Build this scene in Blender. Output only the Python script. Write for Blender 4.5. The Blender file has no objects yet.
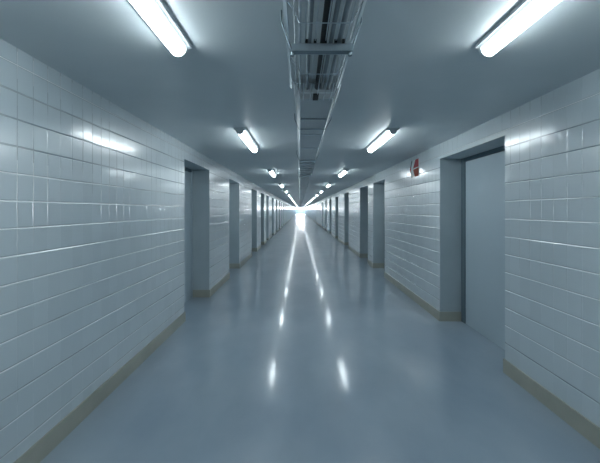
import bpy, bmesh, math, random
from mathutils import Vector
random.seed(4)
sc = bpy.context.scene
col = sc.collection

# ------------------------------------------------------------------ dimensions (metres, +Y runs down the corridor)
XL, XR = -1.64, 1.99           # tiled wall faces
EYE = 1.58
CEIL = EYE + 0.94
HEAD = EYE + 0.725             # door head
END, BACK = 139.0, -6.0
REV = 0.30                     # recess depth
TH = 0.42                      # wall thickness
CX = (XL + XR) / 2

# ------------------------------------------------------------------ materials
def mat(name, color, rough=0.5, metal=0.0, spec=0.5):
    m = bpy.data.materials.new(name); m.use_nodes = True
    b = m.node_tree.nodes['Principled BSDF']
    b.inputs['Base Color'].default_value = (*color, 1)
    b.inputs['Roughness'].default_value = rough
    b.inputs['Metallic'].default_value = metal
    b.inputs['Specular IOR Level'].default_value = spec
    return m

def N(m, t, **kw):
    n = m.node_tree.nodes.new(t)
    for k, v in kw.items(): setattr(n, k, v)
    return n
def L(m, a, b): m.node_tree.links.new(a, b)

def mottled(name, c1, c2, scale, rough, r_var=0.0, bump=0.0, bump_scale=60.0, metal=0.0, spec=0.5, stretch=(1,1,1), detail=4.0):
    m = mat(name, c1, rough, metal, spec)
    b = m.node_tree.nodes['Principled BSDF']
    tc = N(m, 'ShaderNodeTexCoord'); mp = N(m, 'ShaderNodeMapping')
    mp.inputs['Scale'].default_value = stretch
    L(m, tc.outputs['Object'], mp.inputs['Vector'])
    nz = N(m, 'ShaderNodeTexNoise'); nz.inputs['Scale'].default_value = scale; nz.inputs['Detail'].default_value = detail
    L(m, mp.outputs['Vector'], nz.inputs['Vector'])
    cr = N(m, 'ShaderNodeValToRGB')
    cr.color_ramp.elements[0].position = 0.35; cr.color_ramp.elements[1].position = 0.68
    cr.color_ramp.elements[0].color = (*c1, 1); cr.color_ramp.elements[1].color = (*c2, 1)
    L(m, nz.outputs['Fac'], cr.inputs['Fac']); L(m, cr.outputs['Color'], b.inputs['Base Color'])
    if r_var:
        mr = N(m, 'ShaderNodeMapRange')
        mr.inputs['To Min'].default_value = rough - r_var; mr.inputs['To Max'].default_value = rough + r_var
        L(m, nz.outputs['Fac'], mr.inputs['Value']); L(m, mr.outputs['Result'], b.inputs['Roughness'])
    if bump:
        n2 = N(m, 'ShaderNodeTexNoise'); n2.inputs['Scale'].default_value = bump_scale; n2.inputs['Detail'].default_value = 3
        L(m, tc.outputs['Object'], n2.inputs['Vector'])
        bp = N(m, 'ShaderNodeBump'); bp.inputs['Strength'].default_value = 1.0; bp.inputs['Distance'].default_value = bump
        L(m, n2.outputs['Fac'], bp.inputs['Height']); L(m, bp.outputs['Normal'], b.inputs['Normal'])
    return m

def tile_mat(name, w, h, y0, z0):
    """glazed stack-bond tiles on a wall facing +-X: w along Y, h along Z, one joint through (y0, z0)"""
    m = mat(name, (0.6, 0.68, 0.72), 0.2)
    b = m.node_tree.nodes['Principled BSDF']
    tc = N(m, 'ShaderNodeTexCoord'); sp = N(m, 'ShaderNodeSeparateXYZ')
    L(m, tc.outputs['Object'], sp.inputs[0])
    def mth(op, a, bv=None, cv=None):
        n = N(m, 'ShaderNodeMath', operation=op)
        for i, v in enumerate((a, bv, cv)):
            if v is None: continue
            if isinstance(v, (int, float)): n.inputs[i].default_value = v
            else: L(m, v, n.inputs[i])
        return n.outputs[0]
    u = mth('DIVIDE', mth('SUBTRACT', sp.outputs['Y'], y0), w)
    v = mth('DIVIDE', mth('SUBTRACT', sp.outputs['Z'], z0), h)
    iu, iv = mth('FLOOR', u), mth('FLOOR', v)
    fu, fv = mth('FRACT', u), mth('FRACT', v)
    # distance to the nearest joint in metres
    du = mth('MULTIPLY', mth('MINIMUM', fu, mth('SUBTRACT', 1.0, fu)), w)
    dv = mth('MULTIPLY', mth('MINIMUM', fv, mth('SUBTRACT', 1.0, fv)), h)
    def smooth(d, a, c):
        n = N(m, 'ShaderNodeMapRange', interpolation_type='SMOOTHSTEP')
        n.inputs['From Min'].default_value = a; n.inputs['From Max'].default_value = c
        L(m, d, n.inputs['Value']); return n.outputs['Result']
    # joints are pointed more or less deeply from place to place
    big = N(m, 'ShaderNodeTexNoise'); big.inputs['Scale'].default_value = 1.3
    L(m, tc.outputs['Object'], big.inputs['Vector'])
    dep = N(m, 'ShaderNodeMapRange'); dep.inputs['From Min'].default_value = 0.42; dep.inputs['From Max'].default_value = 0.6
    dep.inputs['To Min'].default_value = 0.15
    L(m, big.outputs['Fac'], dep.inputs['Value'])
    # the upright joints of the lower rows are filled almost flush
    lo = N(m, 'ShaderNodeMapRange'); lo.inputs['From Min'].default_value = 0.9; lo.inputs['From Max'].default_value = 1.45
    lo.inputs['To Min'].default_value = 0.22; L(m, sp.outputs['Z'], lo.inputs['Value'])
    depv = mth('MULTIPLY', dep.outputs['Result'], lo.outputs['Result'])
    hu = mth('SUBTRACT', 1.0, mth('MULTIPLY', mth('SUBTRACT', 1.0, smooth(du, 0.0008, 0.006)), depv))
    hv = smooth(dv, 0.001, 0.008)
    hgt = mth('MINIMUM', hu, hv)
    jv = mth('SUBTRACT', 1.0, mth('MULTIPLY', mth('SUBTRACT', 1.0, smooth(du, 0.0020, 0.0034)), depv))
    joint = mth('MINIMUM', jv, smooth(dv, 0.0028, 0.0044))
    cid = N(m, 'ShaderNodeCombineXYZ'); L(m, iu, cid.inputs[0]); L(m, iv, cid.inputs[1])
    wn = N(m, 'ShaderNodeTexWhiteNoise', noise_dimensions='3D'); L(m, cid.outputs[0], wn.inputs['Vector'])
    # colour: slight tile to tile variation, darker grout with painted glints
    hsv = N(m, 'ShaderNodeMapRange'); hsv.inputs['To Min'].default_value = 0.0; hsv.inputs['To Max'].default_value = 1.0
    L(m, wn.outputs['Value'], hsv.inputs['Value'])
    mx = N(m, 'ShaderNodeMix', data_type='RGBA')
    mx.inputs[6].default_value = (*TILE_A, 1); mx.inputs[7].default_value = (*TILE_B, 1)
    L(m, hsv.outputs['Result'], mx.inputs[0])
    mg = N(m, 'ShaderNodeMix', data_type='RGBA')
    # glints on the grout painted white into its colour, stronger in some runs
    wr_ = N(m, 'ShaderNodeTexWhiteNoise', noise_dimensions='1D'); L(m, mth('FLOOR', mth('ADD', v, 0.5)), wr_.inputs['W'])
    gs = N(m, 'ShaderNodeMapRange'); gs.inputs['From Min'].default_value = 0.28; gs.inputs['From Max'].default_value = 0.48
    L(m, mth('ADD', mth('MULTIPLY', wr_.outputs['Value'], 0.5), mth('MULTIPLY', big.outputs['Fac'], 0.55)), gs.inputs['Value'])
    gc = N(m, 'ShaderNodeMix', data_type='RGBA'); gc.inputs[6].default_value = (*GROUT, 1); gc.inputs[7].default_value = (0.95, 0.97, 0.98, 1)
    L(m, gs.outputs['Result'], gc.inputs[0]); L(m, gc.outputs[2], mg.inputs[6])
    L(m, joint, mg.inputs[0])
    rg = N(m, 'ShaderNodeMapRange'); rg.inputs['To Min'].default_value = 0.10; rg.inputs['To Max'].default_value = 0.32
    L(m, hgt, rg.inputs['Value']); L(m, rg.outputs['Result'], b.inputs['Roughness']); L(m, mx.outputs[2], mg.inputs[7]); L(m, mg.outputs[2], b.inputs['Base Color'])
    # tilt each tile a hair
    geo = N(m, 'ShaderNodeNewGeometry')
    sub = N(m, 'ShaderNodeVectorMath', operation='SUBTRACT'); L(m, wn.outputs['Color'], sub.inputs[0]); sub.inputs[1].default_value = (0.5,)*3
    scl = N(m, 'ShaderNodeVectorMath', operation='MULTIPLY'); L(m, sub.outputs[0], scl.inputs[0]); scl.inputs[1].default_value = (0, 0.012, 0.018)
    add = N(m, 'ShaderNodeVectorMath', operation='ADD'); L(m, geo.outputs['Normal'], add.inputs[0]); L(m, scl.outputs[0], add.inputs[1])
    nrm = N(m, 'ShaderNodeVectorMath', operation='NORMALIZE'); L(m, add.outputs[0], nrm.inputs[0])
    # gentle undulation of the glaze
    wv = N(m, 'ShaderNodeTexNoise'); wv.inputs['Scale'].default_value = 5.0; wv.inputs['Detail'].default_value = 1
    L(m, tc.outputs['Object'], wv.inputs['Vector'])
    b1 = N(m, 'ShaderNodeBump'); b1.inputs['Distance'].default_value = 0.0012
    L(m, wv.outputs['Fac'], b1.inputs['Height']); L(m, nrm.outputs[0], b1.inputs['Normal'])
    b2 = N(m, 'ShaderNodeBump'); b2.inputs['Distance'].default_value = 0.0028
    L(m, hgt, b2.inputs['Height']); L(m, b1.outputs['Normal'], b2.inputs['Normal'])
    L(m, b2.outputs['Normal'], b.inputs['Normal'])
    b.inputs['Specular IOR Level'].default_value = 0.9
    b.inputs['Coat Weight'].default_value = 1.0; b.inputs['Coat Roughness'].default_value = 0.17; b.inputs['Coat IOR'].default_value = 1.55
    L(m, b2.outputs['Normal'], b.inputs['Coat Normal'])
    return m

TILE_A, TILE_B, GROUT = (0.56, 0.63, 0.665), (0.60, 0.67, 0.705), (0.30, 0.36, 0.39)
M = {}
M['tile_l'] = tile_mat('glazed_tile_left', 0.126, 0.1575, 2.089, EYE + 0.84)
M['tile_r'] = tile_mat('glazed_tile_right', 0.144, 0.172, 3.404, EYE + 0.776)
M['paint'] = mottled('painted_render', (0.40, 0.47, 0.50), (0.44, 0.51, 0.54), 3, 0.45, bump=0.0006, bump_scale=90)
M['ceiling'] = mottled('ceiling_paint', (0.54, 0.60, 0.62), (0.62, 0.67, 0.69), 0.9, 0.38, r_var=0.05, bump=0.0010, bump_scale=26)
M['floor'] = mottled('epoxy_floor', (0.265, 0.34, 0.415), (0.35, 0.425, 0.49), 1.6, 0.30, bump=0.0007, bump_scale=11, spec=0.35, stretch=(1, .5, 1))
fb = M['floor'].node_tree.nodes['Principled BSDF']   # clear sealer over the resin
fb.inputs['Coat Weight'].default_value = 0.42; fb.inputs['Coat Roughness'].default_value = 0.10; fb.inputs['Coat IOR'].default_value = 1.5
L(M['floor'], fb.inputs['Normal'].links[0].from_socket, fb.inputs['Coat Normal'])
M['base'] = mottled('olive_skirting', (0.36, 0.365, 0.31), (0.41, 0.41, 0.35), 4, 0.4)
M['door'] = mottled('door_paint', (0.40, 0.48, 0.53), (0.43, 0.51, 0.56), 1.5, 0.4)
M['frame'] = mottled('door_frame_paint', (0.10, 0.15, 0.18), (0.12, 0.17, 0.20), 3, 0.4)
M['steel'] = mottled('galvanised_steel', (0.50, 0.57, 0.61), (0.62, 0.69, 0.73), 14, 0.40, r_var=0.06, metal=1.0, bump=0.0003, bump_scale=40)
M['steel_dark'] = mottled('dull_steel', (0.16, 0.21, 0.24), (0.24, 0.30, 0.33), 9, 0.42, metal=0.7, r_var=0.06)
M['cover'] = mottled('duct_paint', (0.33, 0.38, 0.405), (0.37, 0.42, 0.445), 3, 0.38, r_var=0.04, metal=0.3)
M['rubber'] = mottled('black_rubber', (0.006, 0.008, 0.010), (0.012, 0.014, 0.016), 30, 0.6)
M['cable'] = mottled('grey_cable', (0.20, 0.24, 0.265), (0.24, 0.28, 0.305), 20, 0.5)
M['housing'] = mottled('white_enamel', (0.62, 0.66, 0.68), (0.66, 0.70, 0.72), 6, 0.35)
M['red'] = mottled('sign_red', (0.40, 0.015, 0.03), (0.44, 0.02, 0.035), 8, 0.6)
M['orange'] = mottled('sign_orange_red', (0.42, 0.06, 0.025), (0.46, 0.07, 0.03), 8, 0.6)
M['white'] = mottled('sign_white', (0.66, 0.68, 0.66), (0.72, 0.73, 0.71), 8, 0.4)
M['dark'] = mottled('sign_dark', (0.04, 0.06, 0.065), (0.06, 0.08, 0.08), 8, 0.4)

def emit(name, c, s):
    m = mat(name, (0.8, 0.85, 0.87), 0.4)
    b = m.node_tree.nodes['Principled BSDF']
    b.inputs['Emission Color'].default_value = (*c, 1); b.inputs['Emission Strength'].default_value = s
    return m
M['glow_end'] = emit('lit_end_diffuser', (0.92, 0.965, 1.0), 330.0)
M['glow'] = emit('lit_diffuser', (0.86, 0.965, 1.0), 20.0)

# ------------------------------------------------------------------ mesh helpers
def box(bm, x0, x1, y0, y1, z0, z1, mi=0):
    v = [bm.verts.new(p) for p in ((x0,y0,z0),(x1,y0,z0),(x1,y1,z0),(x0,y1,z0),(x0,y0,z1),(x1,y0,z1),(x1,y1,z1),(x0,y1,z1))]
    for f in ((0,3,2,1),(4,5,6,7),(0,1,5,4),(1,2,6,5),(2,3,7,6),(3,0,4,7)):
        bm.faces.new([v[i] for i in f]).material_index = mi

def tube(bm, pts, r, n=8):
    pts = [Vector(p) for p in pts]; rings = []
    for i, p in enumerate(pts):
        d = (pts[min(i+1, len(pts)-1)] - pts[max(i-1, 0)]).normalized()
        a = d.cross(Vector((0,0,1)))
        if a.length < 1e-3: a = d.cross(Vector((1,0,0)))
        a.normalize(); c = d.cross(a).normalized()
        rings.append([bm.verts.new(p + a*math.cos(t)*r + c*math.sin(t)*r) for t in (2*math.pi*k/n for k in range(n))])
    for A, B in zip(rings, rings[1:]):
        for k in range(n): bm.faces.new((A[k], A[(k+1)%n], B[(k+1)%n], B[k]))
    bm.faces.new(rings[0][::-1]); bm.faces.new(rings[-1])

def extrude_profile(bm, prof, y0, y1, closed=True):
    A = [bm.verts.new((x, y0, z)) for x, z in prof]; B = [bm.verts.new((x, y1, z)) for x, z in prof]
    n = len(prof)
    for k in range(n if closed else n-1): bm.faces.new((A[k], A[(k+1)%n], B[(k+1)%n], B[k]))
    if closed: bm.faces.new(A[::-1]); bm.faces.new(B)

def obj(name, bm, mats, parent=None, bevel=0.0, smooth=False, loc=(0,0,0)):
    bmesh.ops.recalc_face_normals(bm, faces=bm.faces[:])
    me = bpy.data.meshes.new(name); bm.to_mesh(me); bm.free()
    for m in (mats if isinstance(mats, (list, tuple)) else [mats]): me.materials.append(m)
    if smooth:
        for p in me.polygons: p.use_smooth = True
    o = bpy.data.objects.new(name, me); col.objects.link(o); o.location = loc
    if parent: o.parent = parent
    if bevel:
        md = o.modifiers.new('bevel', 'BEVEL'); md.width = bevel; md.segments = 2; md.limit_method = 'ANGLE'
    return o

def thing(name, label, cat, loc=(0,0,0), group=None):
    o = bpy.data.objects.new(name, None); col.objects.link(o); o.location = loc; o.empty_display_size = 0.2
    o['label'] = label; o['category'] = cat
    if group: o['group'] = group
    return o
def struct(o, label=None, cat=None):
    o['kind'] = 'structure'
    if label: o['label'] = label
    if cat: o['category'] = cat
    return o

# ------------------------------------------------------------------ openings along the corridor
right_open = [(3.495, 5.117), (8.45, 9.79), (10.54, 11.94)]
y = 14.70
while y < END - 3:
    right_open.append((y, y + 1.42)); y += 4.06
left_open = [(5.11, 6.52), (8.34, 9.73), (12.20, 13.68), (15.06, 16.40), (17.50, 18.75)]
y = 21.0
while y < END - 3:
    left_open.append((y, y + 1.42)); y += 3.55

def side_wall(name, x, sgn, opens, tile):
    """sgn = direction away from the corridor; tiled face at x, plain reveals and soffits"""
    bm = bmesh.new()
    a = BACK
    xs = sorted((x, x + sgn*TH))
    for y0, y1 in opens + [(END, END)]:
        box(bm, xs[0], xs[1], a, y0, 0, HEAD); 
        a = y1
    box(bm, xs[0], xs[1], BACK, END, HEAD, CEIL)
    bm.normal_update()
    for f in bm.faces:
        f.material_index = 0 if (abs(f.normal.x) > .9 and abs(f.calc_center_median().x - x) < .01) else 1
    return struct(obj(name, bm, [tile, M['paint']]))
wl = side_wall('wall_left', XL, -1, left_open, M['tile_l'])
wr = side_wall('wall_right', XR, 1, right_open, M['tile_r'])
wl['label'] = 'long wall of pale glazed tiles on the left with recessed doorways'; wl['category'] = 'wall'
wr['label'] = 'long wall of pale glazed tiles on the right with recessed doorways and red sign'; wr['category'] = 'wall'

def skirting(name, x, sgn, opens, label):
    bm = bmesh.new(); a = BACK; t, h = 0.012, 0.135
    for i, (y0, y1) in enumerate(opens + [(END, END)]):
        b = sorted((x, x - sgn*t))
        first, last = i == 0, y0 == END
        ya = a - (0 if first else 0); yb = y0
        box(bm, b[0], b[1], ya - (0 if first else t), yb + (0 if last else t), 0, h)
        c = sorted((x, x + sgn*(REV - 0.002)))
        if not last: box(bm, c[0], c[1], y0, y0 + t, 0, h)
        if not first: box(bm, c[0], c[1], a - t, a, 0, h)
        a = y1
    return struct(obj(name, bm, M['base']), label, 'baseboard')
skirting('baseboard_left', XL, -1, left_open, 'olive skirting along the foot of the left tiled wall')
skirting('baseboard_right', XR, 1, right_open, 'olive skirting along the foot of the right tiled wall')

bm = bmesh.new(); box(bm, XL - TH, XR + TH, BACK, END + .3, -0.1, 0)
struct(obj('floor', bm, M['floor']), 'glossy blue grey resin floor reflecting the tube lights', 'floor')
bm = bmesh.new(); box(bm, XL - TH, XR + TH, BACK, END + .3, CEIL, CEIL + .12)
struct(obj('ceiling', bm, M['ceiling']), 'dark grey painted concrete ceiling', 'ceiling')
bm = bmesh.new(); box(bm, XL, XR, END, END + .25, 0, CEIL)
struct(obj('wall_back', bm, M['paint']), 'grey wall closing the far end of the corridor', 'wall')
bm = bmesh.new(); box(bm, XL - TH, XR + TH, BACK - .25, BACK, 0, CEIL)
struct(obj('wall_front', bm, M['paint']), 'plain wall closing the corridor behind the viewer', 'wall')

# ------------------------------------------------------------------ doors in the recesses
def door(n, x, sgn, y0, y1, label):
    e = bpy.data.objects.new('door_%d' % n, None); col.objects.link(e)
    fx = x + sgn*REV
    e.location = (fx, (y0+y1)/2, 0)
    struct(e, label, 'door')
    hw = (y1 - y0)/2
    # frame: jambs and head with a rebate step
    bm = bmesh.new()
    fw, fd = (0.07 if sgn < 0 else 0.11), 0.09
    def bx(a, b, c, d, z0, z1):
        q = sorted((sgn*a, sgn*b)); box(bm, q[0], q[1], c, d, z0, z1)
    bx(0, fd, -hw, -hw+fw, 0, HEAD); bx(0, fd, hw-fw, hw, 0, HEAD)
    bx(0.05, fd, -hw+fw, -hw+fw+.015, 0, HEAD-.05); bx(0.05, fd, hw-fw-.015, hw-fw, 0, HEAD-.05)
    obj('frame', bm, M['frame'] if sgn > 0 else M['door'], e, bevel=0.004)
    bm = bmesh.new(); bx(0, fd, -hw+fw, hw-fw, HEAD-0.05, HEAD); obj('frame_head', bm, M['frame'], e, bevel=0.004)
    bm = bmesh.new()
    q = sorted((sgn*0.012, sgn*0.05)); box(bm, q[0], q[1], -hw+fw+.004, hw-fw-.004, 0.003, HEAD-0.056)
    obj('door_leaf', bm, M['door'], e, bevel=0.003)
    return e
ordn = ['first','second','third','fourth','fifth','sixth','seventh','eighth','ninth','tenth']
n = 1
for side, x, s, ops in (('left', XL, -1, left_open), ('right', XR, 1, right_open)):
    for i, (a, b) in enumerate(ops):
        if side == 'right' and i == 0: lb = 'wide blue grey steel door in the nearest recess of the right wall'
        elif side == 'left' and i == 0: lb = 'blue grey steel door in the nearest recess of the left wall'
        elif i < 9: lb = 'blue grey steel door in the %s recess from the viewer on the %s wall' % (ordn[i], side)
        else: lb = 'distant grey door deep down the %s wall near the vanishing point' % side
        d = door(n, x, s, a, b, lb); n += 1
        if i >= 9: d['group'] = 'distant doors on the %s wall' % side

# bank of bright light across the end wall, above the door
t = thing('light_panel', 'wide bright light strip across the end wall above the far door', 'wall light', (CX, END-.003, 2.33))
bm = bmesh.new(); box(bm, -1.62, 1.62, -.10, 0, -.12, .12); obj('housing', bm, M['housing'], t)
bm = bmesh.new(); box(bm, -1.58, 1.58, -.125, -.10, -.10, .10); obj('diffuser', bm, M['glow_end'], t)

# grey double door in the end wall
e = bpy.data.objects.new('door_%d' % n, None); col.objects.link(e); e.location = (CX, END, 0)
struct(e, 'grey double door closing the far end of the corridor', 'door')
bm = bmesh.new(); box(bm, -1.25, -1.15, -.05, 0, 0, 2.1); box(bm, 1.15, 1.25, -.05, 0, 0, 2.1); box(bm, -1.25, 1.25, -.05, 0, 2.1, 2.2)
obj('frame', bm, M['frame'], e)
for s in (-1, 1):
    bm = bmesh.new(); q = sorted((s*.005, s*1.148)); box(bm, q[0], q[1], -.045, -.002, .01, 2.095)
    obj('door_leaf', bm, M['door'], e)

# ------------------------------------------------------------------ tube lights
LEN = 1.34
def make_lamp():
    t = thing('tube_light', '', 'ceiling light')
    # enamelled spine against the ceiling
    bm = bmesh.new(); extrude_profile(bm, [(-.072, 0), (-.072, -.016), (-.060, -.019), (-.048, -.026), (.048, -.026), (.060, -.019), (.072, -.016), (.072, 0)], -LEN/2, LEN/2)
    obj('housing', bm, M['housing'], t, bevel=.002)
    # lit half round diffuser
    bm = bmesh.new()
    prof = [(-.041, -.027)] + [(-.041*math.cos(a), -.033 - .036*math.sin(a)) for a in (math.pi*k/12 for k in range(13))] + [(.041, -.027)]
    extrude_profile(bm, prof, -LEN/2 + .022, LEN/2 - .022)
    obj('diffuser', bm, M['glow'], t)
    for s in (-1, 1):
        bm = bmesh.new()
        prof = [(-.043, -.025)] + [(-.043*math.cos(a), -.033 - .038*math.sin(a)) for a in (math.pi*k/12 for k in range(13))] + [(.043, -.025)]
        q = sorted((s*(LEN/2 - .021), s*(LEN/2 + .004))); extrude_profile(bm, prof, q[0], q[1])
        obj('end_cap', bm, M['housing'], t, bevel=.002)
    return t
def copy_tree(o, parent=None):
    c = o.copy(); col.objects.link(c); c.parent = parent
    for ch in [k for k in bpy.data.objects if k.parent == o]: copy_tree(ch, c)
    return c
lamp0 = make_lamp(); kids = list(lamp0.children)
ys = [-3.2, 1.39, 4.80, 8.90, 13.35]
while ys[-1] + 4.4 < END - 1.5: ys.append(ys[-1] + 4.4)
used = False
for side, lx in (('left', CX - .865), ('right', CX + .895)):
    for i, ly in enumerate(ys):
        if not used: o, used = lamp0, True
        else:
            o = lamp0.copy(); col.objects.link(o)
            for k in kids:
                c = k.copy(); col.objects.link(c); c.parent = o
        o.location = (lx, ly, CEIL)
        far = i > 8
        if i == 0: lb = 'lit tube light behind the viewer in the %s ceiling row' % side
        elif i == 1: lb = 'big bright tube light cut off by the top edge, %s of the cable tray' % side
        elif not far: lb = '%s tube light from the viewer in the ceiling row %s of the cable tray' % (ordn[i-1], side)
        else: lb = 'tiny distant tube light in the %s ceiling row near the vanishing point' % side
        o['label'] = lb
        o['group'] = ('distant tube lights, %s row' if far else 'tube lights, %s ceiling row') % side

# ------------------------------------------------------------------ cable tray run
zb, zt = EYE + 0.78, EYE + 0.905       # tray bottom and rim
# open wire basket, near
Y0, Y1 = -4.0, 2.56
t = thing('wire_cable_tray', 'open steel wire basket tray under the ceiling at the top of the view', 'cable tray', (0.1, (Y0+Y1)/2, zb))
def loc(bm_pts): return [(p[0]-0.1, p[1]-(Y0+Y1)/2, p[2]-zb) for p in bm_pts]
for xx in (0.0, 0.023, 0.07, 0.118, 0.165, 0.21):
    bm = bmesh.new(); tube(bm, loc([(xx, Y0, zb), (xx, Y1, zb)]), 0.0028 if xx > 0 else .0055); obj('long_wire', bm, M['steel'], t, smooth=False)
sidepts = [(-0.024, zb+.045), (0.24, zb+.045)]
for xx, zz in sidepts:
    bm = bmesh.new(); tube(bm, loc([(xx, Y0, zz), (xx, Y1, zz)]), 0.0045); obj('long_wire', bm, M['steel'], t, smooth=True)
for s, xx in ((-1, -0.068), (1, 0.275)):
    bm = bmesh.new()
    q = [(xx, zt+.0), (xx + s*.004, zt), (xx + s*.004, zt-.028), (xx - s*.012, zt-.045), (xx - s*.016, zt-.043), (xx, zt-.026)]
    extrude_profile(bm, [(a-0.1, b-zb) for a, b in q], Y0-(Y0+Y1)/2, Y1-(Y0+Y1)/2)
    obj('side_rail', bm, M['steel'], t)
cw = [1.49, 2.05, 2.38]
k = 1.49 - .3
while k > Y0: cw.append(k); k -= .3
for yy in cw:
    bm = bmesh.new()
    tube(bm, loc([(-0.006, yy, zb+.002), (-0.003, yy, zb-.005), (0.01, yy, zb-.006), (0.20, yy, zb-.006), (0.213, yy, zb-.005), (0.216, yy, zb+.002)]), 0.0024)
    cwo = obj('cross_wire', bm, M['steel'], t)
    for pp in (((-0.060, yy, zt-.03), (-0.024, yy, zb+.045), (-0.005, yy, zb)), ((0.215, yy, zb), (0.24, yy, zb+.045), (0.268, yy, zt-.03))):
        bm = bmesh.new(); tube(bm, loc(pp), .0018); obj('riser', bm, M['steel_dark'], cwo)

bm = bmesh.new(); box(bm, -.011, .027, 2.42-(Y0+Y1)/2, 2.555-(Y0+Y1)/2, -.004, .0119); obj('cable_gland', bm, M['rubber'], t, bevel=.003)

# strut hangers holding the tray
def hanger(yy, label, group=None):
    t = thing('tray_hanger', label, 'bracket', (0.1, yy, zb-.01), group)
    bm = bmesh.new()
    # open C channel
    pr = [(-.022, 0), (-.022, -.03), (.022, -.03), (.022, 0), (.012, 0), (.012, -.004), (.018, -.004), (.018, -.026), (-.018, -.026), (-.018, -.004), (-.012, -.004), (-.012, 0)]
    A = [bm.verts.new((-.14, a, b)) for a, b in pr]; B = [bm.verts.new((.145, a, b)) for a, b in pr]
    for q in range(len(pr)): bm.faces.new((A[q], A[(q+1) % len(pr)], B[(q+1) % len(pr)], B[q]))
    bm.faces.new(A[::-1]); bm.faces.new(B)
    obj('strut', bm, M['frame'], t)
    for a in (-.024, .020):
        bm = bmesh.new(); box(bm, -.14, .145, a, a+.004, -.031, .001); obj('flange', bm, M['steel'], t)
    for s in (-1, 1):
        bm = bmesh.new(); tube(bm, [(s*.135, 0, -.036), (s*.188, 0, .115), (s*.188, 0, CEIL-zb+.008)], 0.004); obj('rod', bm, M['steel_dark'], t)
        bm = bmesh.new(); tube(bm, [(s*.135, 0, -.046), (s*.135, 0, -.031)], 0.011, 6); obj('nut', bm, M['steel_dark'], t)
    for xx in (-.07, -.03, .018, .065, .10):
        bm = bmesh.new(); box(bm, xx-.006, xx+.006, -.036, -.016, .001, .016); obj('clamp', bm, M['rubber'], t)
    return t
hanger(1.69, 'dark steel strut hanger crossing under the wire basket cable tray')
hanger(0.1, 'steel strut hanger under the tray just above the viewer')

# cables lying in the basket
def cable(xx, r, m, label, wob, y1=2.42, y0=Y0+.05, cat='cable'):
    bm = bmesh.new(); pts = []
    k = 0
    while y0 + k*.15 <= y1:
        yy = y0 + k*.15; pts.append((xx + wob*math.sin(yy*1.7 + xx*40), yy, zb + .0035 + r + .001*math.sin(yy*3))); k += 1
    tube(bm, pts, r, 10); o = obj('cable', bm, m, None, smooth=True)
    o['label'] = label; o['category'] = cat; o['group'] = 'cables in the wire basket tray'
cable(0.046, .011, M['cable'], 'grey cable lying nearest the left edge of the wire basket tray', .003)
cable(0.108, .016, M['rubber'], 'thick black cable running to the black hole in the duct end', .004)
cable(0.143, .010, M['cable'], 'grey cable just right of the thick black cable in tray', .003)
cable(0.188, .012, M['cable'], 'grey cable lying nearest the right edge of the wire basket tray', .003)

# covered duct, from the end of the basket on into the distance
def duct(y0, y1, label, name='cable_duct'):
    t = thing(name, label, 'cable duct', (0.115, y0, zb))
    ln = y1 - y0
    zc, ze = .012, .125
    bm = bmesh.new()
    # trough with flared sides: outer and inner skin
    out = [(-.150, ze), (-.115, zc), (.120, zc), (.172, ze), (.168, ze), (.117, zc+.004), (-.112, zc+.004), (-.146, ze)]
    extrude_profile(bm, out, 0, ln); obj('trough', bm, M['cover'], t)
    for s, xx in ((-1, -.150), (1, .172)):
        bm = bmesh.new()
        q = [(xx, ze-.012), (xx + s*.010, ze-.006), (xx + s*.010, ze+.010), (xx - s*.004, ze+.010), (xx - s*.004, ze-.006)]
        extrude_profile(bm, q, 0, ln); obj('lip', bm, M['steel'], t, smooth=False)
    for xx in (-.113, .119):
        bm = bmesh.new(); tube(bm, [(xx, 0, zc-.001), (xx, ln, zc-.001)], .0035, 8); obj('edge_bead', bm, M['steel'], t, smooth=True)
    return t
d1 = duct(2.56, 5.66, 'dark closed sheet metal cable duct starting behind the wire basket tray')
for yy in (3.13, 3.79, 4.6):
    bm = bmesh.new(); box(bm, -.112, .117, yy-2.56-.012, yy-2.56+.012, .007, .0121); obj('joint_strap', bm, M['steel_dark'] if yy < 3.5 else M['steel'], d1)
bm = bmesh.new()
v = [bm.verts.new(p) for p in ((-.112, .002, .016), (.117, .002, .016), (.166, .002, .122), (-.144, .002, .122))]
v2 = [bm.verts.new(p.co + Vector((0, .003, 0))) for p in v]
bm.faces.new(v); bm.faces.new(v2[::-1])
for a in range(4): bm.faces.new((v[a], v[(a+1) % 4], v2[(a+1) % 4], v2[a]))
obj('end_plate', bm, M['cover'], d1)

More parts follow.
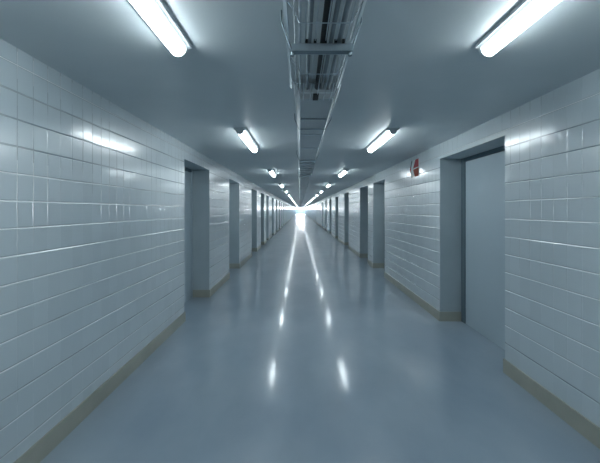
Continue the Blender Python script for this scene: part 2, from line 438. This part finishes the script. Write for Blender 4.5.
# ladder stretch
t = thing('cable_ladder', 'short ladder stretch of the cable run with pale rungs, between duct lengths', 'cable ladder', (0.115, 5.68, zb))
for s, xx in ((-1, -.125), (1, .140)):
    bm = bmesh.new(); q = [(xx, 0), (xx + s*.02, .125), (xx + s*.016, .125), (xx - s*.004, .004)]
    extrude_profile(bm, q, 0, 2.95); obj('side_rail', bm, M['steel'], t)
for k in range(8):
    yy = .1 + k*.38
    bm = bmesh.new(); box(bm, -.122, .137, yy, yy+.10, .006, .022); obj('rung', bm, M['steel'], t, bevel=.002)
d2 = duct(8.66, 60.0, 'long closed cable duct running down the middle of the ceiling into the distance')
d3 = duct(60.02, END-.35, 'far end of the closed cable duct at the vanishing point')
for k in range(14):
    yy = 3.0 + k*3.0
    bm = bmesh.new(); box(bm, -.112, .117, yy, yy+.03, .007, .0121); obj('joint_strap', bm, M['steel'], d2)
for k, yy in enumerate([3.5, 5.67, 8.64, 13.4, 17.8, 22.2, 26.6, 31.0, 35.4]):
    lb = ['under the closed duct just past the wire basket', 'where the closed duct meets the ladder stretch', 'where the ladder stretch meets the long duct'][k] if k < 3 else 'crossing under the long duct in the distance'
    t = thing('ceiling_bracket', 'slim steel bracket ' + lb, 'bracket', (0.115, yy, zb), None if k < 3 else 'brackets under the long duct')
    bm = bmesh.new(); tube(bm, [(-.165, 0, CEIL-zb+.004), (-.165, 0, .10), (-.126, 0, .006), (.130, 0, .006), (.187, 0, .10), (.187, 0, CEIL-zb+.004)], .004, 6)
    obj('strap', bm, M['steel_dark'], t)

# ------------------------------------------------------------------ red arrow sign on the right wall
sy0, sy1, sz0, sz1 = 6.02, 6.50, EYE + .575, EYE + .865
t = thing('wall_sign', 'small red sign with white left arrow high on the right tiled wall', 'sign', (XR, (sy0+sy1)/2, sz0))
W, H = sy1 - sy0, sz1 - sz0
def plate(name, pts, x0, x1, m):
    """pts in sign space: u = 0 at right edge (near) .. 1 at left (far), v up"""
    bm = bmesh.new()
    A = [bm.verts.new((-x0, (u-.5)*W, v*H)) for u, v in pts]; B = [bm.verts.new((-x1, (u-.5)*W, v*H)) for u, v in pts]
    n = len(pts)
    for k in range(n): bm.faces.new((A[k], A[(k+1) % n], B[(k+1) % n], B[k]))
    bm.faces.new(A[::-1]); bm.faces.new(B)
    return obj(name, bm, m, t)
plate('backing', [(0,0), (.72,0), (.80,.0), (1,.5), (.80,1), (0,1)], 0.0, .006, M['white'])
plate('red_field', [(0,.53), (.50,.53), (.62,.50), (.34,1), (0,1)], .0062, .008, M['red'])
plate('orange_field', [(0,0), (.40,0), (.60,.44), (0,.49)], .0062, .008, M['orange'])
plate('dark_chevron', [(.70,0), (.82,0), (.93,.35), (.84,.42)], .0062, .008, M['dark'])
plate('dark_chevron', [(.84,.58), (.93,.65), (.82,1), (.68,1)], .0062, .008, M['dark'])
plate('red_tip', [(.85,.40), (.93,.33), (.99,.50), (.93,.67), (.85,.60)], .0062, .008, M['red'])

# ------------------------------------------------------------------ world, camera, view
w = bpy.data.worlds.new('world'); sc.world = w; w.use_nodes = True
w.node_tree.nodes['Background'].inputs['Color'].default_value = (0.02, 0.03, 0.035, 1)
w.node_tree.nodes['Background'].inputs['Strength'].default_value = 0.2
cd = bpy.data.cameras.new('camera'); co = bpy.data.objects.new('camera', cd); col.objects.link(co)
co.location = (0, 0, EYE); co.rotation_euler = (math.pi/2, 0, 0)
cd.sensor_width = 36; cd.lens = 21.6; cd.shift_y = -21.5/600; cd.clip_end = 400; cd.clip_start = .02
sc.camera = co
sc.view_settings.view_transform = 'Standard'; sc.view_settings.look = 'None'
sc.view_settings.gamma = 1; sc.view_settings.use_curve_mapping = False
sc.view_settings.exposure = 0.36
sc.cycles.max_bounces = 10; sc.cycles.diffuse_bounces = 6; sc.cycles.glossy_bounces = 6
sc.cycles.sample_clamp_indirect = 6
sc.cycles.use_denoising = True
